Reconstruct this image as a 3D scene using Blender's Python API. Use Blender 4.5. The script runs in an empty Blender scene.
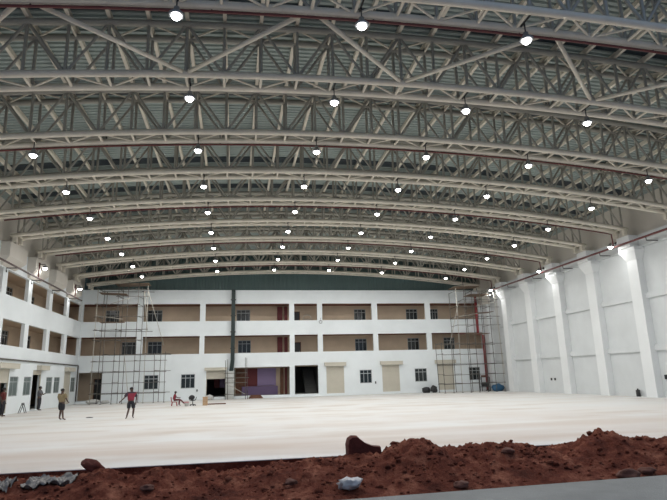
import bpy, bmesh, math, random
from mathutils import Vector, Matrix, noise

random.seed(7)
K = 0.8                      # one survey unit of the layout below is 0.8 m
sc = bpy.context.scene
COL = sc.collection

# ------------------------------------------------------------------ camera, world, exposure
R = [[0.9844938, 0.0141, 0.1748], [-0.1736, 0.2276, 0.9582], [-0.0263, -0.9736, 0.2265]]
CAM_H = 2.26
cam_d = bpy.data.cameras.new('camera')
cam = bpy.data.objects.new('camera', cam_d)
COL.objects.link(cam)
right = Vector((R[0][0], R[1][0], R[2][0])).normalized()
fwd = Vector((R[0][2], R[1][2], R[2][2])).normalized()
up = right.cross(fwd).normalized()
right = fwd.cross(up).normalized()
cm = Matrix((right, up, -fwd)).transposed().to_4x4()
cm.translation = Vector((0, 0, CAM_H * K))
cam.matrix_world = cm
cam_d.sensor_width = 36.0
cam_d.lens = 546.28 / 667 * 36
cam_d.clip_end = 500
sc.camera = cam

w = bpy.data.worlds.new('dusk')
sc.world = w
w.use_nodes = True
w.node_tree.nodes['Background'].inputs['Color'].default_value = (0.50, 0.66, 0.95, 1)
w.node_tree.nodes['Background'].inputs['Strength'].default_value = 0.42

sc.view_settings.view_transform = 'Standard'
sc.view_settings.look = 'None'
sc.view_settings.gamma = 1
sc.view_settings.use_curve_mapping = False
sc.view_settings.exposure = 0.0
sc.cycles.max_bounces = 8
sc.cycles.diffuse_bounces = 5
LAMP_W = 122.0
FLOOD_W = 34.0
LAMP_COL = (1.0, 0.99, 0.965)

# ------------------------------------------------------------------ layout numbers (survey units)
XL, XR = -18.1, 33.7          # inner faces of the side walls
D = 69.57                     # face of the far building
DI = D + 2.6                  # corridor's inner wall
Y0 = 14.5                     # open end of the hall
S = 5.795                     # truss spacing
Y1 = 63.54
AX = 7.54                     # crown of the arch
PAN = 1.64
def arch(x): return -0.0029 * (x - AX) ** 2
BZ, TZ = 15.62, 18.08          # chord axes at the crown
DF = .42                      # far chords' offset from a truss's line (near ones -.7)
def truss_y(k): return Y1 - (k - 1) * S

# ------------------------------------------------------------------ mesh helpers
ORG = {}
class MB:
    def __init__(s): s.v = []; s.f = []; s.sm = []
    def add(s, vs, fs, smooth=False):
        n = len(s.v); s.v += [tuple(p) for p in vs]
        for f in fs: s.f.append([n + i for i in f]); s.sm.append(smooth)
        return s
    def box(s, x0, x1, y0, y1, z0, z1):
        if x0 > x1: x0, x1 = x1, x0
        if y0 > y1: y0, y1 = y1, y0
        if z0 > z1: z0, z1 = z1, z0
        return s.add([(x0,y0,z0),(x1,y0,z0),(x1,y1,z0),(x0,y1,z0),(x0,y0,z1),(x1,y0,z1),(x1,y1,z1),(x0,y1,z1)],
              [(0,3,2,1),(4,5,6,7),(0,1,5,4),(1,2,6,5),(2,3,7,6),(3,0,4,7)])
    def hexa(s, b, t):           # two loops of four
        return s.add(list(b) + list(t), [(0,3,2,1),(4,5,6,7),(0,1,5,4),(1,2,6,5),(2,3,7,6),(3,0,4,7)])
    def path(s, pts, r, n=8, closed=False, cap=True):
        pts = [Vector(p) for p in pts]; N = len(pts); base = len(s.v); rings = []
        rr = r if isinstance(r, (list, tuple)) else [r] * N
        prev = None
        for i, p in enumerate(pts):
            a = pts[i - 1] if (i > 0 or closed) else p
            b = pts[(i + 1) % N] if (i < N - 1 or closed) else p
            t = (b - a).normalized()
            if prev is None:
                u = t.cross(Vector((0, 0, 1)))
                if u.length < 1e-3: u = t.cross(Vector((1, 0, 0)))
                u.normalize()
            else:
                u = (prev - t * prev.dot(t)).normalized()
            prev = u; v = t.cross(u)
            rings.append([p + (u * math.cos(2*math.pi*j/n) + v * math.sin(2*math.pi*j/n)) * rr[i] for j in range(n)])
        vs = [q for ring in rings for q in ring]; fs = []
        for i in range(N if closed else N - 1):
            i2 = (i + 1) % N
            for j in range(n):
                j2 = (j + 1) % n
                fs.append((i*n+j, i2*n+j, i2*n+j2, i*n+j2))
        s.add(vs, fs, True)
        if cap and not closed:
            s.add([], []); m = base
            s.f.append([m + j for j in range(n)][::-1] if False else [m + j for j in range(n)]); s.sm.append(False)
            s.f.append([m + (N-1)*n + j for j in reversed(range(n))]); s.sm.append(False)
        return s
    def tube(s, p, q, r, n=8): return s.path([p, q], r, n)
    def lathe(s, c, prof, n=20):      # prof: list of (r, z)
        vs = []; fs = []
        for (r, z) in prof:
            for j in range(n):
                a = 2*math.pi*j/n; vs.append((c[0]+r*math.cos(a), c[1]+r*math.sin(a), c[2]+z))
        for i in range(len(prof)-1):
            for j in range(n):
                j2 = (j+1) % n; fs.append((i*n+j, i*n+j2, (i+1)*n+j2, (i+1)*n+j))
        b = len(s.v); s.add(vs, fs, True)
        s.f.append([b + j for j in reversed(range(n))]); s.sm.append(False)
        s.f.append([b + (len(prof)-1)*n + j for j in range(n)]); s.sm.append(False)
        return s
    def blob(s, c, rad, seed=0, amp=.25, sub=2, freq=1.6):
        bm = bmesh.new(); bmesh.ops.create_icosphere(bm, subdivisions=sub, radius=1)
        for v in bm.verts:
            d = 1 + amp * noise.noise(v.co * freq + Vector((seed*3.1, seed*1.7, seed)))
            v.co = Vector((v.co.x*rad[0]*d, v.co.y*rad[1]*d, v.co.z*rad[2]*d)) + Vector(c)
        bm.verts.index_update()
        s.add([v.co[:] for v in bm.verts], [[v.index for v in f.verts] for f in bm.faces], True)
        bm.free(); return s
    def build(s, name, m, parent=None, org=None):
        if org is None: org = ORG.get(parent.name, (0,0,0)) if parent else (0,0,0)
        me = bpy.data.meshes.new(name)
        me.from_pydata([((x-org[0])*K, (y-org[1])*K, (z-org[2])*K) for x, y, z in s.v], [], s.f)
        me.polygons.foreach_set('use_smooth', s.sm)
        me.materials.append(m); me.update()
        o = bpy.data.objects.new(name, me); COL.objects.link(o)
        if parent: o.parent = parent
        else: o.location = Vector(org) * K
        ORG[o.name] = org
        return o

def thing(name, label, cat, loc, group=None, rz=0, kind=None):
    o = bpy.data.objects.new(name, None); COL.objects.link(o); o.empty_display_size = .2
    o.location = Vector(loc) * K; o.rotation_euler = (0, 0, rz); ORG[o.name] = tuple(loc)
    return tag(o, label, cat, group, kind)
def tag(o, label=None, cat=None, group=None, kind=None):
    if label: o['label'] = label
    if cat: o['category'] = cat
    if group: o['group'] = group
    if kind: o['kind'] = kind
    return o
def struct(o): o['kind'] = 'structure'; return o
def copy_tree(o, parent=None):
    c = o.copy(); COL.objects.link(c); c.parent = parent
    for ch in list(o.children): copy_tree(ch, c)
    return c
ORD = ['first','second','third','fourth','fifth','sixth','seventh','eighth','ninth','tenth','eleventh','twelfth','thirteenth','fourteenth','fifteenth','sixteenth','seventeenth','eighteenth','nineteenth','twentieth','twenty-first','twenty-second','twenty-third','twenty-fourth','twenty-fifth','twenty-sixth','twenty-seventh','twenty-eighth','twenty-ninth','thirtieth','thirty-first','thirty-second']

# ------------------------------------------------------------------ materials
def mat(name, col, rough=.6, metal=0.0, var=0.0, scale=2.0, col2=None, bump=0.0, bscale=20.0, spec=None, stretch=None):
    m = bpy.data.materials.new(name); m.use_nodes = True; nt = m.node_tree; b = nt.nodes['Principled BSDF']
    b.inputs['Base Color'].default_value = (*col, 1); b.inputs['Roughness'].default_value = rough; b.inputs['Metallic'].default_value = metal
    if spec is not None: b.inputs['Specular IOR Level'].default_value = spec
    if var or col2 or bump:
        tc = nt.nodes.new('ShaderNodeTexCoord'); mp = nt.nodes.new('ShaderNodeMapping')
        g = nt.nodes.new('ShaderNodeNewGeometry')
        nt.links.new(g.outputs['Position'], mp.inputs['Vector'])
        if stretch: mp.inputs['Scale'].default_value = stretch
    if var or col2:
        n = nt.nodes.new('ShaderNodeTexNoise'); n.inputs['Scale'].default_value = scale; n.inputs['Detail'].default_value = 6; n.inputs['Roughness'].default_value = .6
        nt.links.new(mp.outputs[0], n.inputs['Vector'])
        r = nt.nodes.new('ShaderNodeValToRGB'); c2 = col2 or tuple(c*(1-var) for c in col)
        r.color_ramp.elements[0].position = .35; r.color_ramp.elements[1].position = .65
        r.color_ramp.elements[0].color = (*c2, 1); r.color_ramp.elements[1].color = (*col, 1)
        nt.links.new(n.outputs['Fac'], r.inputs[0]); nt.links.new(r.outputs[0], b.inputs['Base Color'])
    if bump:
        n2 = nt.nodes.new('ShaderNodeTexNoise'); n2.inputs['Scale'].default_value = bscale; n2.inputs['Detail'].default_value = 8
        nt.links.new(g.outputs['Position'], n2.inputs['Vector'])
        bp = nt.nodes.new('ShaderNodeBump'); bp.inputs['Strength'].default_value = bump; bp.inputs['Distance'].default_value = .05
        nt.links.new(n2.outputs['Fac'], bp.inputs['Height']); nt.links.new(bp.outputs[0], b.inputs['Normal'])
    return m
def emis(name, col, st):
    m = bpy.data.materials.new(name); m.use_nodes = True; b = m.node_tree.nodes['Principled BSDF']
    b.inputs['Emission Color'].default_value = (*col, 1); b.inputs['Emission Strength'].default_value = st
    m.cycles.emission_sampling = 'NONE'
    return m
M = dict(
    white=mat('white_paint', (.76,.78,.78), .7, var=.05, scale=.5),
    panelw=mat('panel_paint', (.64,.665,.67), .75, var=.08, scale=.6),
    facade=mat('facade_paint', (.78,.825,.84), .7, var=.08, scale=.35),
    cream=mat('cream_steel', (.74,.685,.58), .45, var=.12, scale=1.5),
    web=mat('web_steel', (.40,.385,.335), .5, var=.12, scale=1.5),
    upper=mat('upper_wall', (.64,.60,.54), .75, var=.06, scale=.5),
    sky=mat('skylight_sheet', (.018,.03,.04), .3),
    sheet=mat('roof_sheet', (.33,.39,.375), .5, var=.1, scale=.4),
    gable=mat('green_sheet', (.10,.155,.15), .5, var=.12, scale=.4),
    beige=mat('corridor_plaster', (.60,.475,.35), .8, var=.18, scale=.5),
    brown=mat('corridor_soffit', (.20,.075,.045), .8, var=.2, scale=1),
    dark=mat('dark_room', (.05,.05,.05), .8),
    glass=mat('window_glass', (.015,.02,.022), .15, spec=.6),
    frame=mat('window_frame', (.34,.36,.36), .5),
    shutter=mat('shutter_cream', (.56,.525,.44), .55, var=.06, scale=2),
    red=mat('red_pipe', (.13,.028,.026), .5),
    darkpipe=mat('dark_pipe', (.10,.06,.055), .5),
    green=mat('green_duct', (.008,.02,.018), .45),
    scaf=mat('scaffold_steel', (.14,.13,.115), .6, metal=.3, var=.3, scale=3),
    scafpale=mat('scaffold_pale', (.45,.43,.38), .5, metal=.3),
    board=mat('scaffold_board', (.22,.15,.10), .85, var=.4, scale=3),
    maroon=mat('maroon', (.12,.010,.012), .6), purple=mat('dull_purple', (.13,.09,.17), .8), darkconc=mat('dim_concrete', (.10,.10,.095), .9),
    lilac=mat('lilac', (.27,.20,.34), .7),
    black=mat('black', (.012,.012,.014), .5),
    iron=mat('dark_iron', (.03,.03,.03), .6),
    housing=mat('lamp_housing', (.25,.26,.27), .4, metal=.5),
    lamp=emis('lamp_lens', (1,.99,.96), 25),
    conc=mat('grey_concrete', (.55,.56,.54), .8, var=.2, scale=2),
    road=mat('road', (.25,.255,.245), .85, var=.25, scale=.8, bump=.3, bscale=30),
    wood=mat('light_wood', (.50,.33,.19), .7, var=.2, scale=5),
    rust=mat('brown_timber', (.16,.07,.04), .8, var=.3, scale=4),
    blue=mat('blue_plastic', (.02,.10,.20), .5),
    sack=mat('pale_sack', (.60,.60,.58), .8, var=.15, scale=5),
    plastic=mat('grey_plastic', (.22,.20,.185), .45, var=.55, scale=3),
    bag=mat('white_plastic', (.55,.54,.54), .4, var=.2, scale=6),
    stone=mat('pale_stone', (.16,.065,.045), .9, var=.35, scale=5, bump=.4, bscale=14),
    clay=mat('clay_lump', (.13,.028,.018), .95, var=.4, scale=4, bump=.5, bscale=12),
)
# floor: pale trowelled concrete with faint brown streaks
def floor_mat():
    m = bpy.data.materials.new('floor_concrete'); m.use_nodes = True; nt = m.node_tree; b = nt.nodes['Principled BSDF']
    L = nt.links.new; N = nt.nodes.new
    g = N('ShaderNodeNewGeometry')
    mp = N('ShaderNodeMapping'); mp.inputs['Scale'].default_value = (.055, .42, 1); mp.inputs['Rotation'].default_value = (0, 0, .06)
    L(g.outputs['Position'], mp.inputs[0])
    n = N('ShaderNodeTexNoise'); n.inputs['Scale'].default_value = 1.3; n.inputs['Detail'].default_value = 7; n.inputs['Roughness'].default_value = .62
    L(mp.outputs[0], n.inputs['Vector'])
    r = N('ShaderNodeValToRGB'); e = r.color_ramp.elements
    e[0].position = .33; e[0].color = (.50, .45, .405, 1); e[1].position = .56; e[1].color = (.63, .615, .59, 1)
    L(n.outputs['Fac'], r.inputs[0])
    n2 = N('ShaderNodeTexNoise'); n2.inputs['Scale'].default_value = .35; n2.inputs['Detail'].default_value = 4
    L(g.outputs['Position'], n2.inputs['Vector'])
    mx = N('ShaderNodeMix'); mx.data_type = 'RGBA'; mx.blend_type = 'MIX'
    r2 = N('ShaderNodeValToRGB'); r2.color_ramp.elements[0].position = .42; r2.color_ramp.elements[1].position = .62
    L(n2.outputs['Fac'], r2.inputs[0]); L(r2.outputs[0], mx.inputs['Factor'])
    L(r.outputs[0], mx.inputs['A']); mx.inputs['B'].default_value = (.63, .63, .62, 1)
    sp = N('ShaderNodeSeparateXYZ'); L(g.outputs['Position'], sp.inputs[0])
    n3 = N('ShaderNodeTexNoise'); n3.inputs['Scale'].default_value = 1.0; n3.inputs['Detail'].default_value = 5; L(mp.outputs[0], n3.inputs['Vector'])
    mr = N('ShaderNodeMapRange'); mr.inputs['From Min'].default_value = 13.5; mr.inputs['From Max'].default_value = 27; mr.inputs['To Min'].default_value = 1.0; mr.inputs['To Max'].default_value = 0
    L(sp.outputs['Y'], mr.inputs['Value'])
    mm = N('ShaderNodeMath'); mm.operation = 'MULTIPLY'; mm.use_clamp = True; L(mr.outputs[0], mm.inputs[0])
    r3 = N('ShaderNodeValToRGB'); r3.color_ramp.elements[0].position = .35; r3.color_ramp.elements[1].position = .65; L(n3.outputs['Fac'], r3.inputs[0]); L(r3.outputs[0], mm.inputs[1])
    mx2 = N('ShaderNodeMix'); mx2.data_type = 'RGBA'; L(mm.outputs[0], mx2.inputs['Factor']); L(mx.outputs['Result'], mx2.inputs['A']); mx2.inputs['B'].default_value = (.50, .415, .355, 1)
    L(mx2.outputs['Result'], b.inputs['Base Color'])
    b.inputs['Roughness'].default_value = .6; b.inputs['Specular IOR Level'].default_value = .3
    return m
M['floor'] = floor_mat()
def soil_mat():
    m = bpy.data.materials.new('red_soil'); m.use_nodes = True; nt = m.node_tree; b = nt.nodes['Principled BSDF']
    L = nt.links.new; N = nt.nodes.new
    g = N('ShaderNodeNewGeometry')
    n = N('ShaderNodeTexNoise'); n.inputs['Scale'].default_value = 2.2; n.inputs['Detail'].default_value = 9; n.inputs['Roughness'].default_value = .7
    L(g.outputs['Position'], n.inputs['Vector'])
    r = N('ShaderNodeValToRGB'); e = r.color_ramp.elements
    e[0].position = .3; e[0].color = (.06, .018, .013, 1); e[1].position = .72; e[1].color = (.36, .15, .095, 1)
    e2 = r.color_ramp.elements.new(.5); e2.color = (.155, .045, .028, 1)
    L(n.outputs['Fac'], r.inputs[0]); L(r.outputs[0], b.inputs['Base Color'])
    b.inputs['Roughness'].default_value = .95; b.inputs['Specular IOR Level'].default_value = .1
    n2 = N('ShaderNodeTexNoise'); n2.inputs['Scale'].default_value = 9; n2.inputs['Detail'].default_value = 10; n2.inputs['Roughness'].default_value = .75
    L(g.outputs['Position'], n2.inputs['Vector'])
    bp = N('ShaderNodeBump'); bp.inputs['Strength'].default_value = .9; bp.inputs['Distance'].default_value = .08
    L(n2.outputs['Fac'], bp.inputs['Height']); L(bp.outputs[0], b.inputs['Normal'])
    return m
M['soil'] = soil_mat()

# ------------------------------------------------------------------ setting: floor, ground
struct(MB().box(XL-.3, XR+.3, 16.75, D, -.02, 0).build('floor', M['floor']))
struct(MB().box(XL-.3, XR+.3, 16.76, D, -.8, -.02).build('ground_subsoil', M['soil']))
struct(MB().box(-60, 60, -10, 16.85, -1.2, -.42).build('ground', M['soil']))
# grey road in the near right corner
e = [(-30, 11.1), (2.0, 12.36), (10.5, 12.72), (40, 13.9)]
mb = MB()
for (a, b) in zip(e, e[1:]):
    mb.hexa([(a[0],-9.9,-.5),(b[0],-9.9,-.5),(b[0],b[1],-.5),(a[0],a[1],-.5)], [(a[0],-9.9,-.3),(b[0],-9.9,-.3),(b[0],b[1],-.3),(a[0],a[1],-.3)])
struct(mb.build('ground_road', M['road']))

# ------------------------------------------------------------------ walls built round their openings
def walled(mb, u0, u1, z0, z1, holes, put):
    zs = sorted({z0, z1, *[min(max(h[2], z0), z1) for h in holes], *[min(max(h[3], z0), z1) for h in holes]})
    for za, zb in zip(zs, zs[1:]):
        zm = (za + zb) / 2
        cuts = sorted([(h[0], h[1]) for h in holes if h[2] < zm < h[3]])
        u = u0
        for a, b in cuts:
            if a > u: put(mb, u, a, za, zb)
            u = max(u, b)
        if u < u1: put(mb, u, u1, za, zb)
def back_put(y0, y1):
    return lambda mb, a, b, za, zb: mb.box(a, b, y0, y1, za, zb)
def left_put(x0, x1):
    return lambda mb, a, b, za, zb: mb.box(x0, x1, a, b, za, zb)

B3 = [(-17.95,-11.72),(-11.05,-4.34),(-3.68,6.73),(7.37,10.34),(10.99,17.57),(18.3,24.89),(25.59,32.5)]
B2 = [(-18.0,-11.69),(-11.0,-4.31),(-3.73,6.78),(7.39,10.36),(11.0,17.64),(18.28,24.9),(25.57,32.85)]
GW = [(-10.62,-8.98),(-6.36,-4.72),(15.66,17.24),(22.96,24.6),(30.4,32.0)]     # ground windows, z 1.4 to 3.02
SH = [(11.36,13.62),(18.6,20.9),(26.08,28.3)]                                    # closed shutters
holes = [(a, b, 9.42, 11.57) for a, b in B3] + [(a, b, 5.45, 7.61) for a, b in B2] + [(a, b, 1.4, 3.06) for a, b in GW] \
      + [(a, b, .28, 3.6) for a, b in SH] + [(-17.98,-15.35,.3,3.5), (-3.4,-1.05,.3,3.42), (-.07,6.74,.3,3.7), (7.37,10.33,.3,3.8)]
mb = MB(); walled(mb, XL, XR, 0, 13.3, holes, back_put(D, D+.3))
mb.box(XL, XR, D-.12, D, 0, .22)                                                   # low plinth
struct(mb.build('wall_back', M['facade']))

LP = [63.92, 58.15, 52.38, 46.72, 40.9, 35.1, 29.3, 23.5, 17.7]                    # left gallery pillars
ys = [(p + .47, (LP[i-1] - .47) if i else 69.35) for i, p in enumerate(LP)]
LW = [(49.82,51.7),(52.95,54.8),(58.85,60.75),(61.25,63.2),(67.2,69.0)]
LD = [(46.9,49.6,.12,3.6),(55.0,57.3,.05,3.6),(64.6,66.9,.12,3.6)]
holes = [(a, b, 9.42, 11.4) for a, b in ys] + [(a, b, 5.45, 7.5) for a, b in ys] + [(a, b, 1.4, 3.0) for a, b in LW] + LD
mb = MB(); walled(mb, Y0, D+.3, -.4, 13.3, holes, left_put(XL-.3, XL))
struct(mb.build('wall_left', M['facade']))

struct(MB().box(XL-.3, XL, Y0, D+.3, 13.3, 16.62).build('wall_upper_left', M['upper']))
struct(MB().box(XR, XR+.3, Y0, D+.3, 13.3, 16.55).build('wall_upper_right', M['upper']))
mb = MB(); mb.box(XR, XR+.3, Y0, D+.3, -.4, 13.3)
for za, zb in ((3.67, 4.15), (7.95, 8.4)): mb.box(XR-.2, XR, Y0, D, za, zb)
mb.box(XR-.3, XR, Y0, D, 12.25, 13.3)
struct(mb.build('wall_right', M['panelw']))

# corridors: inner walls, slabs, soffits
W3 = [(-16.0,-14.35),(-10.97,-9.15),(.13,1.88),(15.74,17.35),(23.02,24.68),(26.5,27.65)]
W2 = [(-13.85,-12.0),(-10.75,-9.05),(.35,2.0),(15.74,17.35),(23.04,24.68),(28.2,29.78)]
holes = [(a, b, 9.5, 11.12) for a, b in W3] + [(a, b, 5.55, 7.17) for a, b in W2] + [(7.5,8.4,8.3,10.85),(7.55,8.5,4.3,6.85),(-16.8,-15.5,.3,2.8)]
holes += [(-4.0, 0.0, .3, 3.7), (7.05, 10.66, .3, 3.7)]
mb = MB(); walled(mb, XL-2.8, XR, .3, 13.0, holes, back_put(DI, DI+.2))
struct(mb.build('wall_inner_back', M['beige']))
LWI = [48.0, 53.8, 59.6, 65.3]
holes = [(55.1, 57.2, .3, 3.2)] + [(u, u+1.7, a, b) for u in LWI for a, b in ((5.6, 7.2), (9.6, 11.2))]
mb = MB(); walled(mb, Y0, DI, .3, 13.0, holes, left_put(XL-2.8, XL-2.6))
struct(mb.build('wall_inner_left', M['beige']))
for i, (za, zb) in enumerate(((3.85, 4.35), (7.65, 8.3), (11.61, 13.3))):
    struct(MB().box(XL-2.8, XR, D+.3, DI, za, zb).build('floor_gallery_back', M['conc']))
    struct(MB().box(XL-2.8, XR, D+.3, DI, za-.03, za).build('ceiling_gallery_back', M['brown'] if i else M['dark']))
    struct(MB().box(XL-2.8, XL-.3, Y0, D+.3, za, zb).build('floor_gallery_left', M['beige']))
struct(MB().box(XL-2.8, XR, D+.3, 78, 0, .3).build('floor_ground_back', M['conc']))
struct(MB().box(XL-2.8, XL-.3, Y0, D+.3, -.1, .12).build('floor_ground_left', M['conc']))
# rooms behind the dark ground openings, backing behind every other hole
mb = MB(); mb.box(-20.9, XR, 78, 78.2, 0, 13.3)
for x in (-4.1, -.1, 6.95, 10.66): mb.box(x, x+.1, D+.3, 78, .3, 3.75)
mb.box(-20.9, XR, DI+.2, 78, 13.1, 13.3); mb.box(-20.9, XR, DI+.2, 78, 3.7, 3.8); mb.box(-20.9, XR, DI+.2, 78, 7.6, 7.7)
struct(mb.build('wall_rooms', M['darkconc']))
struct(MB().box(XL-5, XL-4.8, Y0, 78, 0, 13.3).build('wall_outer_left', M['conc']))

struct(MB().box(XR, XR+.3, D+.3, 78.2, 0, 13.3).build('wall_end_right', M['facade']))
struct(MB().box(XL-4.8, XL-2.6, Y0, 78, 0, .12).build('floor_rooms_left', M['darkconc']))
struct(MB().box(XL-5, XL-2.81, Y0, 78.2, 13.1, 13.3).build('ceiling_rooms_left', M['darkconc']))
# end wall sheeting above the far building (vertical ribs)
def roof_z(x): return TZ + .42 + arch(x)
mb = MB(); x = XL - .3; vs = []; 
while x < XR + .3:
    for dx, dy in ((0, 0), (.05, -.05), (.13, -.05), (.18, 0)):
        vs.append((x + dx, 70.2 + dy))
    x += .36
mb.add([(a, b, 13.3) for a, b in vs] + [(a, b, roof_z(a)) for a, b in vs], [(i, i+1, len(vs)+i+1, len(vs)+i) for i in range(len(vs)-1)])
struct(mb.build('wall_gable', M['gable']))

# arched roof sheeting, ribs running across the hall
mb = MB(); NX = 48; prof = []; y = Y0
while y < 70.3:
    for dy, dz in ((0, 0), (.05, .09), (.12, .09), (.17, 0)): prof.append((y + dy, dz))
    y += .34
xs = [XL - .3 + (XR - XL + .6) * i / NX for i in range(NX + 1)]
mb.add([(x, py, roof_z(x) + dz) for x in xs for py, dz in prof],
       [(i*len(prof)+j, i*len(prof)+j+1, (i+1)*len(prof)+j+1, (i+1)*len(prof)+j) for i in range(NX) for j in range(len(prof)-1)])
struct(mb.build('ceiling', M['sheet']))

# narrow rooflight strips in the sheeting just in front of each truss
for k in range(1, 10):
    ya, yb = (truss_y(k) - .35, truss_y(k) + .5) if k in (6, 7) else (truss_y(k) - 1.95, truss_y(k) - 1.0); mb = MB()
    for a, b in zip(xs[1:-1], xs[2:-1]):
        mb.hexa([(a,ya,roof_z(a)-.05),(b,ya,roof_z(b)-.05),(b,yb,roof_z(b)-.05),(a,yb,roof_z(a)-.05)], [(a,ya,roof_z(a)-.02),(b,ya,roof_z(b)-.02),(b,yb,roof_z(b)-.02),(a,yb,roof_z(a)-.02)])
    struct(mb.build('ceiling_rooflight', M['sky']))

# ------------------------------------------------------------------ pillars and corbels (setting trim)
trim_n = [0]
def trim(mb, m): trim_n[0] += 1; return struct(mb.build('trim_%d' % trim_n[0], m))
def corbel(mb, wall, s, yc):     # s = -1: projects to -x
    if s > 0:
        mb.hexa([(wall,yc-.6,11.5),(wall+.1,yc-.6,11.5),(wall+.1,yc+2.2,11.5),(wall,yc+2.2,11.5)], [(wall,yc-.9,12.15),(wall+.7,yc-.9,12.15),(wall+.7,yc+2.7,12.15),(wall,yc+2.7,12.15)])
        mb.box(wall, wall+.7, yc-.9, yc+2.7, 12.15, 13.3); mb.box(wall, wall+.45, yc+.75, yc+2.7, 13.3, 14.1); return
    q = lambda a, b, w_, z: [(wall + s*a, yc-w_, z), (wall + s*b, yc-w_, z), (wall + s*b, yc+w_, z), (wall + s*a, yc+w_, z)]
    mb.hexa(q(0, .62, .6, 11.25), q(0, .95, .95, 12.0)); mb.hexa(q(0, .95, .95, 12.0), q(0, .95, .95, 12.3)); mb.hexa(q(0, 1.15, .75, 12.3), q(0, 1.15, .75, 13.3))
for k in range(0, 10):
    yk = truss_y(k) if k else 69.0
    mb = MB(); mb.box(XR-.6, XR, yk-.6, min(yk+.6, D-.02), 0 if yk > 17 else -.4, 11.25)
    if k: corbel(mb, XR, -1, yk)
    else: struct(MB().box(32.5, XR, 68.4, D-.02, 11.26, 16.3).build('wall_upper_corner', M['upper']))
    trim(mb, M['white'])
for k in range(1, 10):
    mb = MB(); corbel(mb, XL, 1, truss_y(k)); trim(mb, M['upper'])

# ------------------------------------------------------------------ windows, doors, shutters
wn = [0]; dn = [0]
def win(map_, u0, u1, z0, z1, cols=3, pane=None):
    wn[0] += 1; n = 'window_%d' % wn[0]; org = map_((u0+u1)/2, .1, z0)
    t = bpy.data.objects.new(n, None); COL.objects.link(t); t.location = Vector(org)*K; ORG[t.name] = org; struct(t)
    def bx(mb, a, b, d0, d1, za, zb):
        p = map_(a, d0, za); q = map_(b, d1, zb); mb.box(p[0], q[0], p[1], q[1], p[2], q[2])
    f = MB(); w_ = .07; zt = z1 - (z1-z0)*.27
    bx(f, u0, u1, .06, .16, z0, z0+w_); bx(f, u0, u1, .06, .16, z1-w_, z1)
    bx(f, u0, u0+w_, .06, .16, z0+w_, z1-w_); bx(f, u1-w_, u1, .06, .16, z0+w_, z1-w_)
    bx(f, u0+w_, u1-w_, .07, .15, zt-.04, zt+.04)
    for i in range(1, cols):
        c = u0 + (u1-u0)*i/cols; bx(f, c-.03, c+.03, .07, .15, z0+w_, zt-.04); bx(f, c-.03, c+.03, .07, .15, zt+.04, z1-w_)
    f.build('window_frame', M['frame'], t)
    p = MB(); bx(p, u0+.03, u1-.03, .1, .13, z0+.03, z1-.03); p.build('window_pane', pane or M['glass'], t)
mback = lambda u, d, z: (u, D + d, z)
mback2 = lambda u, d, z: (u, DI + d, z)
mleft = lambda u, d, z: (XL - d, u, z)
for a, b in GW: win(mback, a, b, 1.4, 3.06)
for a, b in W3: win(mback2, a, b, 9.5, 11.12)
for a, b in W2: win(mback2, a, b, 5.55, 7.17)
grey_glass = mat('reflection_tint_glass', (.10,.13,.125), .35, spec=.5)  # grey-green reflection put into the left panes' base colour
for a, b in LW: win(mleft, a, b, 1.4, 3.0, 2, grey_glass)
mleft2 = lambda u, d, z: (XL - 2.6 - d, u, z)
for u in LWI:
    win(mleft2, u, u+1.7, 9.6, 11.2); win(mleft2, u, u+1.7, 5.6, 7.2)

def shutter(map_, u0, u1, z0, ztop, hood, zlow=None, front=1):
    dn[0] += 1; org = map_((u0+u1)/2, 0, z0)
    t = bpy.data.objects.new('door_%d' % dn[0], None); COL.objects.link(t); t.location = Vector(org)*K; ORG[t.name] = org; struct(t)
    def bx(mb, a, b, d0, d1, za, zb):
        p = map_(a, d0, za); q = map_(b, d1, zb); mb.box(p[0], q[0], p[1], q[1], p[2], q[2])
    c = MB(); z = zlow if zlow is not None else z0
    bx(c, u0+.05, u1-.05, .06, .12, z, z+.12); z += .12
    while z < ztop - .01:
        zz = min(z + .13, ztop); bx(c, u0+.06, u1-.06, .05, .09, z+.015, zz-.015); bx(c, u0+.06, u1-.06, .07, .10, z, zz); z = zz
    c.build('shutter_curtain', M['shutter'], t)
    g = MB(); bx(g, u0, u0+.07, .02, .14, z0, ztop); g.build('guide_rail', M['shutter'], t)
    g = MB(); bx(g, u1-.07, u1, .02, .14, z0, ztop); g.build('guide_rail', M['shutter'], t)
    if hood:
        h = MB(); bx(h, hood[0], hood[1], -.42, 0, hood[2], hood[3]); bx(h, hood[0]-.04, hood[1]+.04, -.45, 0, hood[3], hood[3]+.04)
        h.build('shutter_hood', M['shutter'], t)
for (a, b), hd in zip(SH, ((11.12,13.85),(18.36,21.3),(25.76,28.55))):
    shutter(mback, a, b, .28, 3.6, (hd[0], hd[1], 3.62, 4.03))
shutter(mback, -3.4, -1.05, .3, 3.42, (-3.6, -.95, 3.42, 3.72), zlow=2.42)
shutter(mleft, 46.9, 49.6, .12, 3.6, (46.7, 50.6, 3.62, 4.0), zlow=2.5)
shutter(mleft, 55.0, 57.3, .05, 3.6, (55.9, 58.3, 3.62, 4.0), zlow=3.2)
shutter(mleft, 64.6, 66.9, .12, 3.6, (64.5, 67.2, 3.62, 4.0))
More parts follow.
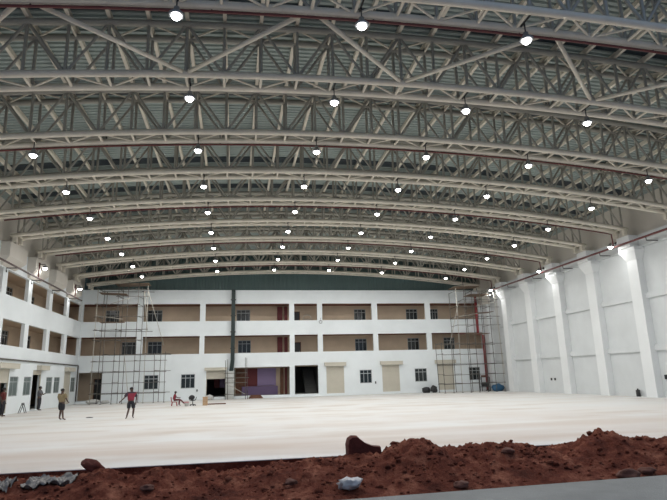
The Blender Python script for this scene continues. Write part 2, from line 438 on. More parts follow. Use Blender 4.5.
# plain dark doors at the stair landings and in the corner passage
for (a, b, z0, z1) in ((7.5,8.4,8.3,10.85),(7.55,8.5,4.3,6.85),(-16.8,-15.5,.3,2.8)):
    dn[0] += 1; org = ((a+b)/2, DI, z0)
    t = bpy.data.objects.new('door_%d' % dn[0], None); COL.objects.link(t); t.location = Vector(org)*K; ORG[t.name] = org; struct(t)
    MB().box(a+.08, b-.08, DI+.05, DI+.12, z0, z1-.08).build('door_leaf', M['black'], t)
    f = MB(); f.box(a, a+.08, DI-.02, DI+.16, z0, z1); f.box(b-.08, b, DI-.02, DI+.16, z0, z1); f.box(a+.08, b-.08, DI-.02, DI+.16, z1-.08, z1); f.build('door_frame', M['rust'], t)
    MB().tube((b-.2, DI+.02, z0+1.25), (b-.2, DI+.02, z0+1.45), .02).build('door_handle', M['frame'], t)

# ------------------------------------------------------------------ roof trusses
UT = MB().tube((0,0,-.5/K), (0,0,.5/K), 1.0/K, 6)
ut = UT.build('tube_source', M['cream']); UT_ME = ut.data; UT_ME.name = 'tube'; bpy.data.objects.remove(ut)
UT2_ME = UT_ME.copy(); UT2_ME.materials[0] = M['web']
def member(name, p, q, r, parent):
    o = bpy.data.objects.new(name, UT2_ME if name.startswith('web') else UT_ME); COL.objects.link(o); o.parent = parent
    org = Vector(ORG[parent.name]); p = Vector(p); q = Vector(q); d = (q - p) * K
    o.rotation_mode = 'QUATERNION'; o.rotation_quaternion = d.to_track_quat('Z', 'Y')
    o.location = ((p + q) / 2 - org) * K; o.scale = (r*K, r*K, d.length)
    return o
NODES = [AX + PAN * n for n in range(-15, 16)]
XA, XB = -17.55, 32.6
CX = [XA + (XB - XA) * i / 40 for i in range(41)]
WHERE = {0: 'against the green end sheeting'}
def make_truss(k, full):
    yc = truss_y(k) if k else truss_y(0) - .05
    t = thing('roof_truss', '', 'roof truss', (XA, yc, 13.3), 'arched steel trusses under the roof')
    if k == 0: lab = 'cream arched tube truss against the green end sheeting, farthest of the row'
    elif k == 1: lab = 'cream arched tube truss, second from the far end of the hall'
    elif k == 9: lab = 'cream arched tube truss nearest the viewer, crossing the top edge of the view'
    else: lab = 'cream arched tube truss, %s from the far end of the hall' % ORD[k]
    t['label'] = lab
    for dy in (-.7, DF):
        for z0, nm in ((BZ, 'bottom_chord'), (TZ, 'top_chord')):
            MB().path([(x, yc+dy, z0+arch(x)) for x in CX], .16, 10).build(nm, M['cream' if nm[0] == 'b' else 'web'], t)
        for xe in (XA + .35, XB - .35):
            MB().box(xe-.14, xe+.14, yc+dy-.14, yc+dy+.14, 13.3, BZ+arch(xe)).build('bearing', M['cream'], t)
    webs = MB()
    def put(nm, p, q, r):
        if full: member(nm, p, q, r, t)
        else: webs.tube(p, q, r, 5)
    for i, x in enumerate(NODES):
        even = (i - 15) % 2 == 0
        zb, zt = BZ + arch(x), TZ + arch(x)
        for dy in (-.7, DF): put('web_post', (x, yc+dy, zb), (x, yc+dy, zt), .075)
        put('cross_strut', (x, yc-.7, zb), (x, yc+DF, zb), .07)
        put('cross_strut', (x, yc-.7, zt), (x, yc+DF, zt), .06)
        if i < len(NODES) - 1:
            x2 = NODES[i+1]; zb2, zt2 = BZ + arch(x2), TZ + arch(x2)
            for dy in (-.7, DF):
                put('web_diagonal', (x, yc+dy, zt if even else zb), (x2, yc+dy, zb2 if even else zt2), .07)
            s_, s2_ = (DF, -.7) if even else (-.7, DF)
            put('lacing_bar', (x, yc+s_, zb), (x2, yc+s2_, zb2), .05)
            put('lacing_bar', (x, yc+s_, zt), (x2, yc+s2_, zt2), .05)
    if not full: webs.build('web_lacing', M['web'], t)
    return t
for k in range(0, 10): make_truss(k, k >= 4)

# purlins along the hall, on the top chords
for i, x in enumerate(NODES):
    z = TZ + arch(x) + .16
    o = MB().box(x-.08, x+.08, Y0, 70.1, z, z+.25).build('roof_purlin', M['cream'], None, (x, Y0, z))
    tag(o, 'cream steel roof purlin running down the hall, %s from the left wall' % ORD[i], 'purlin', 'purlins under the roof sheets')
# zigzag bracing between the two nearest trusses
zz = [(-17.06, 9), (-12.14, 8), (-7.22, 9), (-2.3, 8), (2.62, 9), (7.54, 8), (12.46, 9), (17.38, 8), (22.3, 9), (27.22, 8), (32.14, 9)]
for i, (a, b) in enumerate(zip(zz, zz[1:])):
    f = lambda q: (q[0], truss_y(q[1]) + (DF if q[1] == 9 else -.7), BZ + arch(q[0]) + .05)
    g2 = lambda p, q: tuple(Vector(p) + (Vector(q) - Vector(p)).normalized()*.2)
    mb = MB().tube(g2(f(a), f(b)), g2(f(b), f(a)), .095, 10)
    o = mb.build('brace_tube', M['cream'], None, f(a))
    tag(o, 'cream slanting brace tube between the two nearest trusses, %s from the left' % ORD[i], 'brace tube', 'zigzag brace tubes')
# ------------------------------------------------------------------ lamps
LX = [-10.47, -2.16, 4.42, 10.97, 17.51, 25.69]; LZ = [13.92, 14.58, 14.78, 14.78, 14.55, 13.85]
def area_light(parent, loc_local, size, power, rot=(0,0,0)):
    l = bpy.data.lights.new('lamp_light', 'AREA'); l.shape = 'DISK'; l.size = size; l.energy = power; l.color = LAMP_COL
    o = bpy.data.objects.new('lamp_light', l); COL.objects.link(o); o.parent = parent; o.location = loc_local; o.rotation_euler = rot
    return o
def make_lamp():
    z = LZ[2]
    t = thing('high_bay_lamp', 'x', 'lamp', (LX[2], truss_y(1), z), 'high-bay lamps under the trusses')
    c = (LX[2], truss_y(1), z)
    MB().lathe(c, [(.24,.0),(.27,.03),(.27,.07),(.16,.12),(.10,.30),(.10,.34)], 18).build('housing', M['housing'], t)
    MB().lathe(c, [(.04,-.13),(.11,-.11),(.155,-.06),(.17,.0)], 18).build('diffuser', M['lamp'], t)
    MB().tube((c[0], c[1], c[2]+.34), (c[0], c[1], c[2]+.80), .025, 6).build('hanging_rod', M['iron'], t)
    MB().tube((c[0], c[1]-.54, c[2]+.80), (c[0], c[1]+.25, c[2]+.80), .04, 6).build('mounting_bar', M['iron'], t)
    area_light(t, (0, 0, -.14), .3, LAMP_W)
    return t
proto = make_lamp(); first = True
for k in range(9, 0, -1):
    for i, x in enumerate(LX):
        o = proto if first else copy_tree(proto); first = False
        o.location = Vector((x, truss_y(k), BZ + arch(x) - .80 )) * K
        o['label'] = 'lit white high-bay lamp, %s from the left under the %s truss from the far end' % (ORD[i], ORD[k])

def flood(x, y, z, label):
    t = thing('flood_lamp', label, 'flood lamp', (x, y, z), 'flood lamps above the side walls')
    MB().lathe((x, y, z), [(.22,-.02),(.24,.05),(.18,.14),(.1,.2)], 18).build('housing', M['housing'], t)
    MB().lathe((x, y, z), [(.05,-.17),(.13,-.14),(.18,-.08),(.2,-.02)], 18).build('diffuser', M['lamp'], t)
    wx = XR - 1.15 if x > 0 else XL + .7
    MB().path([(x, y, z+.2), (x, y, z+.32), (wx, y, z+.32)], .03, 6).build('bracket', M['iron'], t)
    MB().box(wx-.03, wx+.03, y-.1, y+.1, z+.22, z+.42).build('wall_plate', M['iron'], t)
    area_light(t, (0, 0, -.17), .3, FLOOD_W)
for x, y, z, l in ((31.98, 41.25, 12.65, 'glaring flood lamp above the right wall, nearest of its three'), (31.98, 52.85, 12.75, 'glaring flood lamp above the right wall, between two others'), (31.98, 64.42, 12.55, 'glaring flood lamp above the right wall beside the scaffold top'),
                   (-16.95, 52.0, 12.5, 'glaring flood lamp above the left gallery, nearer of the two there'), (-16.95, 63.6, 12.5, 'glaring flood lamp above the left gallery at the far corner')):
    flood(x, y, z, l)

# ------------------------------------------------------------------ pipes
for k in (9, 7, 5, 3, 1):
    y = truss_y(k) + DF + .04
    xs_ = [x for x in CX if -16.9 < x < 32.0]
    t = thing('sprinkler_pipe', 'thin dark red pipe clipped under the %s truss from the far end' % ORD[k], 'pipe', (xs_[0], y, 13), 'red pipes under the trusses')
    pts = [(x, y, BZ + arch(x) - .235) for x in xs_] + [(31.9, y, BZ + arch(31.9) - .26)] + [(31.95, y, 12.62)]
    pts = [(-16.95, y, 11.45)] * 0 + pts
    MB().path(pts, .055, 8).build('pipe_run', M['red'], t)
    for x in (-13, -7, -1, 5, 11, 17, 23, 29):
        z = BZ + arch(x)
        MB().path([(x, y, z-.24), (x, y, z+.1), (x, y-.28, z+.18)], .03, 6).build('pipe_hanger', M['iron'], t)
pr = thing('wall_pipe', 'long dark red pipe running along the right wall over the corbels', 'pipe', (32.3, Y0, 12.6))
MB().tube((32.35, 17, 12.62), (32.35, 64.6, 12.62), .085, 10).build('pipe_run', M['red'], pr)
for k in range(1, 10):
    y = truss_y(k) - 2.9
    MB().path([(32.35, y, 12.62), (32.35, y, 12.3), (XR-.28, y, 12.3)], .04, 6).build('pipe_bracket', M['iron'], pr)
pl = thing('wall_pipe', 'long dark pipe on arms running along the left gallery above its top openings', 'pipe', (-17.3, Y0, 11.45))
MB().tube((-17.3, 17, 11.5), (-17.3, 66.0, 11.5), .075, 10).build('pipe_run', M['darkpipe'], pl)
for p in LP: MB().path([(-17.3, p, 11.44), (XL-.0, p, 11.44), (XL+.04, p, 11.1)], .045, 6).build('pipe_bracket', M['iron'], pl)
for y in (51.6, 63.2):
    MB().tube((-17.3, y, 11.5), (-17.3, y, 12.9), .06, 8).build('pipe_drop', M['red'], pl)
o = MB().path([(-18.0, 40, 4.34), (-18.0, 69.35, 4.34), (-18.0, 69.4, .3)], .07, 6).build('cable_conduit', M['scaf'], None, (-18.05, 69.4, .3))
tag(o, 'dark grey conduit running along the left wall above its ground-floor windows', 'conduit')
rs = thing('fire_riser', 'thick red riser pipe standing at the far right corner behind the scaffold', 'pipe', (32.6, 69.0, 0))
MB().path([(32.6, 69.05, .15), (32.6, 69.05, 7.2), (31.9, 69.05, 7.3), (31.9, 69.05, 12.5)], .17, 12).build('pipe_run', mat('riser_red', (.27,.03,.035), .45), rs)
MB().lathe((32.6, 69.05, 0), [(.25,0),(.25,.08),(.16,.1),(.16,.2)], 14).build('pipe_foot', M['iron'], rs)
MB().path([(29.2, 69.3, 7.42), (31.9, 69.3, 7.42)], .07, 8).build('branch_pipe', M['red'], rs)
du = thing('green_duct', 'tall dark green duct down the white front of the far building', 'duct', (-.3, 69.3, 3.3))
mb = MB()
mb.box(-.52, -.05, 69.0, 69.5, 4.6, 13.28); mb.hexa([(-.68,69.05,3.3),(-.15,69.05,3.3),(-.15,69.45,3.3),(-.68,69.45,3.3)], [(-.52,69.0,4.6),(-.05,69.0,4.6),(-.05,69.5,4.6),(-.52,69.5,4.6)])
mb.build('duct_body', M['green'], du)
for z in (6, 8, 10, 12): MB().box(-.6, .03, 68.95, 69.56, z, z+.07).build('duct_flange', M['iron'], du)
o = MB().box(-1.0, -.1, 68.75, 69.42, 0, 3.3).build('concrete_pier', M['conc'], None, (-.55, 69.1, 0))
tag(o, 'pale concrete pier standing under the green duct', 'pier')

# ------------------------------------------------------------------ scaffolds
def scaffold(label, X, YR, tops, levels, boards, braces, pale=(), r=.036):
    t = thing('scaffold', label, 'scaffold', (X[0], YR[0], 0))
    rnd = random.Random(len(label))
    for j, y in enumerate(YR):
        for i, x in enumerate(X):
            if j and i % 2 and len(X) > 2: continue
            lean = rnd.uniform(-.12, .12)
            o = MB().tube((x + j*.25, y, 0), (x + j*.25 + lean, y, tops[i] + rnd.uniform(-.35, .25)), r, 6).build('standard', M['scafpale'] if (i, j) in pale else M['scaf'], t)
            MB().box(x+j*.25-.1, x+j*.25+.1, y-.1, y+.1, 0, .03).build('base_plate', M['scaf'], t)
        for (z, a, b) in levels[::1 if j == 0 else 2]:
            MB().tube((X[a]-.15 + j*.25, y-.05, z + rnd.uniform(-.06, .06)), (X[b]+.15 + j*.25, y-.05, z + rnd.uniform(-.06, .06)), r*.95, 6).build('ledger', M['scaf'], t)
    for (z, a, b) in levels:
        for i in range(a, b+1, 2):
            MB().tube((X[i], YR[0]-.15, z+.07), (X[i]+.25, YR[-1]+.15, z+.07), r*.9, 6).build('transom', M['scaf'], t)
    for (x0, x1, y0, y1, z, tilt) in boards:
        n = 4
        for q in range(n):
            ya = y0 + (y1-y0)*q/n; yb = y0 + (y1-y0)*(q+.9)/n
            MB().hexa([(x0,ya,z),(x1,ya,z+tilt),(x1,yb,z+tilt),(x0,yb,z)], [(x0,ya,z+.06),(x1,ya,z+tilt+.06),(x1,yb,z+tilt+.06),(x0,yb,z+.06)]).build('board', M['board'], t)
    for p, q in braces: MB().tube(p, q, r*.9, 6).build('brace', M['scafpale'], t)
    return t
X = [-15.6 + 1.12*i for i in range(8)]
scaffold('tall tube scaffold at the far left corner, stepped, with boards on top', X, (65.6, 67.6), [12.9, 12.7, 13.6, 13.6, 13.7, 13.3, 5.5, 5.5],
    [(1.1,0,7),(2.25,0,7),(3.45,0,7),(4.6,0,7),(5.35,1,7),(6.9,0,5),(8.1,0,5),(9.6,0,5),(11.0,0,4),(11.9,2,5),(12.75,0,5)],
    [(-15.4,-12.4,65.6,67.2,12.35,-.15),(-13.7,-10.0,65.6,67.6,13.35,.1),(-14.0,-11.9,65.7,66.6,10.6,.4),(-15.2,-12.6,65.8,66.8,9.0,0)],
    [((-10.1,65.5,12.9),(-8.0,65.5,6.3)), ((-14.2,65.5,11.0),(-11.9,65.5,11.75)), ((-15.4,65.5,9.7),(-12.6,65.5,9.3)), ((-12.2,65.4,5.3),(-11.6,65.4,1.0)), ((-10.4,65.5,12.4),(-9.9,65.5,8.0))], pale=((0,0),(5,0)))
X = [25.0 + 1.11*i for i in range(8)]
scaffold('tall tube scaffold in the far right corner beside the white columns', X, (64.6, 67.2), [5.9, 5.9, 12.9, 13.4, 12.9, 12.6, 12.6, 12.6],
    [(1.05,0,7),(2.15,0,7),(3.36,0,7),(4.6,0,7),(5.9,0,7),(8.1,2,7),(9.2,2,7),(10.4,2,7),(11.35,3,7),(12.4,2,7)],
    [(27.2,30.6,64.6,66.9,12.95,.1),(29.2,31.7,64.6,66.8,12.0,0),(29.0,32.4,65.0,66.6,9.6,.25),(28.6,31.6,64.8,66.0,7.1,0)],
    [((26.0,64.5,5.9),(27.5,64.5,10.9)), ((29.6,64.5,11.4),(32.6,64.5,12.1)), ((29.8,64.5,10.5),(32.5,64.5,11.0)), ((27.4,64.5,9.2),(30.0,64.5,9.6)), ((32.3,64.5,12.5),(32.9,64.5,2.0))], pale=((2,0),(7,0)))
X = [-1.05, 1.28]
scaffold('small low scaffold frame round the pier under the green duct', X, (67.5, 68.4), [4.55, 4.7], [(.6,0,1),(1.87,0,1),(2.45,0,1),(3.05,0,1)],
    [], [((1.2,67.45,.6),(-1.0,67.45,1.87))], pale=())

# ------------------------------------------------------------------ panels, stair and small things at the far building
def one(mb, name, m, org, label, cat, group=None): return tag(mb.build(name, m, None, org), label, cat, group)
one(MB().box(1.35, 2.85, DI-.08, DI, 1.4, 3.6), 'wall_panel', M['maroon'], (2.1, DI, 1.4), 'dark maroon panel on the inner wall of the wide ground-floor opening', 'panel')
one(MB().box(2.86, 5.2, DI-.09, DI, 1.42, 3.58), 'wall_panel', M['lilac'], (4, DI, 1.4), 'square lilac panel in the wide ground-floor opening', 'panel')
one(MB().box(.9, 5.4, DI-.6, DI-.1, .3, 1.38), 'low_counter', M['purple'], (3.2, DI-.3, .3), 'long low purple counter under the lilac panel', 'counter')
one(MB().box(.15, 1.3, DI-.1, DI-.012, .3, 3.6), 'door_leaf_panel', M['rust'], (.7, DI, .3), 'dark brown timber panel at the left end of the wide ground-floor opening', 'panel')
one(MB().box(5.75, 6.15, DI-.31, DI-.012, .3, 3.6), 'door_post', M['rust'], (5.9, DI, .3), 'brown timber post right of the lilac panel', 'post')
one(MB().box(6.35, 6.6, DI-.31, DI-.012, .3, 3.6), 'door_post', M['maroon'], (6.5, DI, .3), 'narrow dark maroon post at the right edge of the wide opening', 'post')
one(MB().box(-2.6, -1.9, 73.5, 73.58, 1.3, 3.3), 'hanging_cloth', M['maroon'], (-2.2, 73.5, 1.3), 'maroon cloth panel inside the half-open shutter', 'cloth')
one(MB().box(-1.88, -1.2, 73.5, 73.58, 1.3, 3.3), 'hanging_cloth', M['lilac'], (-1.5, 73.5, 1.3), 'lilac cloth panel inside the half-open shutter', 'cloth')
for z0, z1, st in ((8.3, 11.47, 'top'), (4.35, 7.5, 'middle')):
    one(MB().box(5.4, 6.05, DI-.26, DI-.012, z0, z1), 'gallery_pilaster', M['maroon'], (5.7, DI, z0), 'wide maroon pilaster at the right of the long %s-floor opening' % st, 'pilaster')
    one(MB().box(6.3, 6.72, DI-.26, DI-.012, z0, z1), 'gallery_pilaster', M['maroon'], (6.5, DI, z0), 'narrow maroon pilaster beside the pier of the %s-floor opening' % st, 'pilaster')
st = thing('staircase', 'grey concrete staircase inside the dark ground-floor opening', 'staircase', (8.8, 73, .3))
mb = MB()
for i in range(11): mb.box(9.0, 10.5, 72.2+.35*i, 72.6+.35*i, .3+.28*i, .58+.28*i)
mb.build('flight', M['darkconc'], st)
MB().tube((8.95, 72.3, 1.4), (8.95, 76.0, 4.0-.35), .04).build('handrail', M['iron'], st)
ring = thing('wire_hoop', 'small wire hoop hanging on the white front below the top gallery', 'hoop', (10.75, D-.08, 9.0))
MB().path([(10.75+.19*math.cos(a*math.pi/8), D-.05, 9.2+.19*math.sin(a*math.pi/8)) for a in range(16)], .025, 6, closed=True).build('hoop', M['iron'], ring)
MB().tube((10.75, D-.04, 9.39), (10.75, D-.04, 9.75), .015, 5).build('wire', M['iron'], ring)
fr = thing('arched_frame', 'small pale arched frame standing on the top gallery beside the dark door', 'frame', (9.2, DI-.6, 8.3))
MB().path([(8.75,DI-.6,8.3),(8.75,DI-.6,9.9),(8.95,DI-.6,10.25),(9.3,DI-.6,10.35),(9.65,DI-.6,10.25),(9.85,DI-.6,9.9),(9.85,DI-.6,8.3)], .05, 6).build('arch_tube', M['scafpale'], fr)
MB().tube((8.75,DI-.6,9.75), (9.85,DI-.6,9.75), .04).build('cross_bar', M['scafpale'], fr)

def bundle(name, m, c, rad, label, cat, seed, amp=.35, group=None):
    mb = MB().blob((c[0], c[1], c[2] + rad[2]*.8), rad, seed, amp, 3, 1.9)
    mb.v = [(x, y, max(z, c[2])) for x, y, z in mb.v]
    return one(mb, name, m, c, label, cat, group)
bundle('tarp_bundle', M['black'], (24.0, 68.6, 0), (.55,.4,.4), 'crumpled black tarp bundle by the far wall, left one of two', 'bundle', 3)
bundle('tarp_bundle', M['iron'], (25.1, 68.7, 0), (.45,.4,.5), 'dark tarp bundle by the far wall, next to the tall right scaffold', 'bundle', 5)
bundle('tarp_bundle', M['blue'], (32.6, 66.2, 0), (.75,.5,.5), 'blue plastic bundle in the far right corner', 'bundle', 8)
bundle('cement_sack', M['sack'], (-15.9, 68.3, 0), (.7,.4,.28), 'pale sack slumped at the far left corner doorway, left one', 'sack', 11)
bundle('cement_sack', M['sack'], (-14.6, 68.5, 0), (.5,.35,.2), 'pale sack at the far left corner doorway, right one', 'sack', 12)
bundle('rubble_pile', M['sack'], (-3.0, 69.0, 0), (.55,.3,.32), 'small white rubble pile beside the half-open shutter', 'rubble', 14)
cart = thing('pump_set', 'dark iron pump set on a frame by the foot of the red riser', 'machine', (31.6, 67.9, 0))
mb = MB()
for x in (31.2, 32.3):
    for y in (67.7, 68.3): mb.box(x-.04, x+.04, y-.04, y+.04, 0, 1.75)
for z in (.5, 1.72): mb.box(31.16, 32.34, 67.66, 67.72, z, z+.06); mb.box(31.16, 32.34, 68.28, 68.34, z, z+.06); mb.box(31.16, 31.24, 67.72, 68.28, z, z+.06); mb.box(32.26, 32.34, 67.72, 68.28, z, z+.06)
mb.build('frame', M['iron'], cart)
MB().path([(31.35,68,.85),(32.15,68,.85)], .26, 14).build('motor', M['iron'], cart)
MB().box(31.4, 31.9, 67.8, 68.2, 1.78, 2.0).build('control_box', M['rust'], cart)
st = thing('timber_stack', 'low stack of brown timber below the wide ground-floor opening', 'timber stack', (2.5, 69.0, 0))
for i in range(3):
    for j in range(2): MB().box(1.7+.1*i, 3.4-.12*i, 68.75+.3*j, 69.0+.3*j, .14*i, .14*i+.13).build('beam', M['rust'], st)
dr = thing('small_drum', 'small dark drum standing at the foot of the right wall', 'drum', (33.4, 42.3, 0))
MB().lathe((33.42, 42.3, 0), [(.16,0),(.17,.02),(.17,.5),(.15,.55)], 14).build('drum_body', M['iron'], dr)
MB().lathe((33.42, 42.3, .55), [(.06,0),(.06,.1)], 10).build('drum_cap', M['black'], dr)
bxs = thing('switch_box', 'black switch box on the right wall near the edge of the view', 'switch box', (33.6, 39.1, 1.4))
MB().box(33.55, 33.7, 38.95, 39.25, 1.4, 1.75).build('box_body', M['black'], bxs)
for i, (y, l) in enumerate(((55.6, 'small dark wall socket low on the right wall, farther of two'), (54.9, 'small dark wall socket low on the right wall, nearer of two'))):
    one(MB().box(33.64, 33.7, y-.12, y+.12, 1.3, 1.55), 'wall_socket', M['iron'], (33.7, y, 1.3), l, 'socket')
one(MB().box(-4.5, -4.36, D-.06, D, 1.0, 1.25), 'wall_socket', M['iron'], (-4, D, 1.35), 'small dark socket on the far wall left of the half-open shutter', 'socket')
one(MB().box(17.6, 17.75, D-.06, D, 1.3, 1.6), 'wall_socket', M['iron'], (17.7, D, 1.35), 'small dark socket on the far wall between window and shutter', 'socket')

# things standing on the floor
ch = thing('office_chair', 'black office chair with low back, empty, on the pale floor', 'chair', (-3.86, 54.6, 0), rz=0)
cx_, cy_ = -3.86, 54.6
MB().blob((cx_+.02, cy_, .50), (.28,.28,.07), 1, .05, 2).build('seat', M['black'], ch)
MB().blob((cx_-.05, cy_-.27, .76), (.28,.09,.22), 2, .05, 2).build('backrest', M['black'], ch)
MB().tube((cx_+.02, cy_, .1), (cx_+.02, cy_, .47), .04).build('column', M['iron'], ch)
MB().path([(cx_-.03, cy_-.1, .48), (cx_-.04, cy_-.3, .54), (cx_-.05, cy_-.3, .7)], .03).build('back_bar', M['iron'], ch)
for s_ in (-1, 1): MB().path([(cx_+s_*.27, cy_-.05, .5), (cx_+s_*.34, cy_-.02, .74), (cx_+s_*.34, cy_+.22, .76)], .035).build('armrest', M['black'], ch)
for a in range(5):
    an = a*2*math.pi/5
    l = MB().path([(cx_+.02, cy_, .12), (cx_+.02+.25*math.cos(an), cy_+.25*math.sin(an), .1)], .03).build('leg', M['iron'], ch)
    MB().lathe((cx_+.02+.25*math.cos(an), cy_+.25*math.sin(an), 0), [(.05,0),(.06,.04),(.04,.1)], 8).build('caster', M['black'], l)
BKX = -4.35
bk = thing('paint_bucket', 'small pale bucket with a pinkish band between seated person and office chair', 'bucket', (BKX, 54.0, 0))
MB().lathe((BKX, 54.0, 0), [(.17,0),(.21,.42),(.23,.42),(.23,.45)], 16).build('bucket_body', M['sack'], bk)
MB().lathe((BKX, 54.0, .30), [(.205,0),(.212,.1)], 16).build('band', mat('pink_band', (.45,.2,.22), .5), bk)
wc = thing('wooden_crate', 'upright light wooden crate right of the office chair', 'crate', (-2.68, 54.2, 0))
mb = MB()
for z in (0, .15, .3, .45, .6): mb.box(-2.9, -2.46, 54.0, 54.04, z, z+.13); mb.box(-2.9, -2.46, 54.4, 54.44, z, z+.13); mb.box(-2.9, -2.86, 54.05, 54.39, z, z+.13); mb.box(-2.5, -2.46, 54.05, 54.39, z, z+.13)
mb.build('slats', M['wood'], wc)
mb = MB()
for x in (-2.86, -2.56):
    for y in (54.04, 54.34): mb.box(x, x+.06, y, y+.06, 0, .74)
mb.build('corner_posts', M['wood'], wc)
MB().box(-2.92, -2.44, 53.98, 54.46, .74, .78).build('lid', M['wood'], wc)
tb = thing('plank', 'long thin plank lying on the floor right of the wooden crate', 'plank', (-1.6, 55.6, 0))
MB().box(-2.6, -.8, 55.5, 55.75, 0, .1).build('plank_board', M['rust'], tb)
bundle('dark_rag', mat('dark_rag', (.12,.12,.12), .9), (-9.68, 41.1, 0), (.24,.14,.03), 'small dark rag lying on the floor between the two walking men', 'rag', 21)
a = thing('sawhorse', 'small dark folding stand at the foot of the left wall', 'stand', (-17.5, 51.5, 0))
for s_ in (-1, 1):
    for q in (-1, 1): MB().tube((-17.5+s_*.25, 51.5+q*.2, 0), (-17.5, 51.5+q*.2, .8), .03).build('leg', M['iron'], a)
MB().tube((-17.5, 51.25, .8), (-17.5, 51.75, .8), .035).build('top_bar', M['iron'], a)

# ------------------------------------------------------------------ red soil heap along the slab's near edge
CR = [(-12,.10),(-5.4,.08),(-3.9,.13),(-3.1,.22),(-2.3,.15),(-1.65,.2),(-1,.07),(-.3,.06),(1.4,.17),(2.0,.26),(3.0,.30),(3.75,.27),(4.15,.44),(4.7,.62),(5.12,.62),(5.6,.39),(5.96,.34),(6.95,.42),(7.45,.40),(8.2,.28),(8.75,.20),(9.5,.28),(9.97,.46),(10.5,.56),(11,.47),(11.7,.33),(12.4,.29),(16,.4),(24,.3),(36,.2)]
def crest(x):
    for (a, za), (b, zb) in zip(CR, CR[1:]):
        if a <= x <= b:
            t_ = (x - a)/(b - a); t_ = t_*t_*(3-2*t_); return za + (zb-za)*t_
    return .1
def smooth(t_): t_ = max(0, min(1, t_)); return t_*t_*(3-2*t_)
def soil_h(x, y):
    edge = 12.45 + .042*(x-2) if x > -30 else 11
    c = crest(x); yc = 14.9
    if y < yc: p = smooth((y - edge + .25) / (yc - edge + .25)); 
    else: p = 1 - .95*smooth((y - yc) / (16.85 - yc))
    v = Vector((x, y, 0))
    h = -.36 + (c + .33) * p
    h += (noise.fractal(v*1.4, .8, 2.1, 7) * .11) * (.25 + p)
    h += abs(noise.fractal(v*5.5 + Vector((9, 2, 0)), .7, 2.2, 6)) * .065 * (.5 + p) - .02
    d = noise.voronoi(v*3.2)[0]; h += (.25 - min(d[0], .5)) * .13 * (.3 + p)
    d = noise.voronoi(v*8.0)[0]; h += (.25 - min(d[0], .5)) * .05 * (.4 + p)
    return h
mb = MB(); nx, ny = 620, 120; xa, xb, ya, yb = -12.0, 22.0, 9.0, 16.84
vs = []
for j in range(ny+1):
    for i in range(nx+1):
        x = xa + (xb-xa)*i/nx; y = ya + (yb-ya)*j/ny
        h = soil_h(x, y)
        e_ = 12.45 + .042*(x-2) + .18*noise.noise(Vector((x*1.1, 3, 0)))
        if y < e_ : h = min(h, -.305 - .4*min(1, (e_-y)*2)) if x > -40 else h
        vs.append((x, y, h))
mb.add(vs, [(j*(nx+1)+i, j*(nx+1)+i+1, (j+1)*(nx+1)+i+1, (j+1)*(nx+1)+i) for j in range(ny) for i in range(nx)], True)
rs_ = random.Random(4)
for i in range(1500):
    x = rs_.uniform(-6, 15); y = rs_.gauss(14.0, .9)
    if not 12.7 < y < 16.4: continue
    r = rs_.uniform(.012, .045) if rs_.random() < .93 else rs_.uniform(.05, .085)
    mb.blob((x, y, soil_h(x, y) + r*.15), (r*1.3, r, r*.75), i, .9, 1, 2.2)
tag(mb.build('soil_heap', M['soil']), 'long loose heap of red soil along the near edge of the floor', 'soil', kind='stuff')

def rock(name, m, c, rad, label, seed, cat='lump', rot=0, amp=.5, group=None):
    mb = MB().blob((0, 0, 0), rad, seed, amp, 3, 1.3)
    ca, sa = math.cos(rot), math.sin(rot)
    mb.v = [(c[0] + x*ca - z*sa, c[1] + y, c[2] + x*sa + z*ca) for x, y, z in mb.v]
    return one(mb, name, m, c, label, cat, group)
lump = MB()      # upright wedge of clay
outl = [(3.0,.15),(2.98,.5),(3.02,.66),(3.12,.72),(3.25,.71),(3.36,.62),(3.5,.52),(3.7,.44),(3.9,.42),(3.93,.15)]
n_ = len(outl)
lump.add([(x + .02*math.sin(i*7), 15.15, z) for i, (x, z) in enumerate(outl)] + [(x + .03, 15.5 + .04*math.cos(i*5), z-.03) for i, (x, z) in enumerate(outl)] + [(x*.96+.14, 15.02, z*.93+.01) for x, z in outl],
    [tuple(range(2*n_, 3*n_)), tuple(range(n_, 2*n_))[::-1]] + [(i, i+n_, (i+1) % n_ + n_, (i+1) % n_) for i in range(n_)] + [(i+2*n_, i, (i+1) % n_, (i+1) % n_ + 2*n_) for i in range(n_)])
one(lump, 'clay_lump', M['clay'], (3.4, 15.2, .2), 'large dark red clay lump standing on the middle of the soil heap', 'lump')
rock('clay_lump', M['clay'], (-3.42, 15.2, .27), (.26,.2,.13), 'dark brown clay block tilted on the left of the soil heap', 31, rot=-.5)
for i, (x, y, r, l) in enumerate([(9.6,12.95,.22,'flat reddish stone at the road edge, right of the middle'), (10.2,13.0,.15,'round reddish stone beside the flat one at the road edge'), (5.2,12.85,.13,'small pale stone at the road edge below the highest mound'),
                              (-1.9,13.7,.12,'small pale stone in the left part of the soil'), (7.1,14.2,.13,'pale stone on the soil between the mounds'), (1.3,13.6,.12,'small stone in the soil left of the white bag')]):
    rock('stone', M['stone'], (x, y, soil_h(x, y)+r*.3), (r*1.3, r, r*.6), l, 40+i, 'stone')
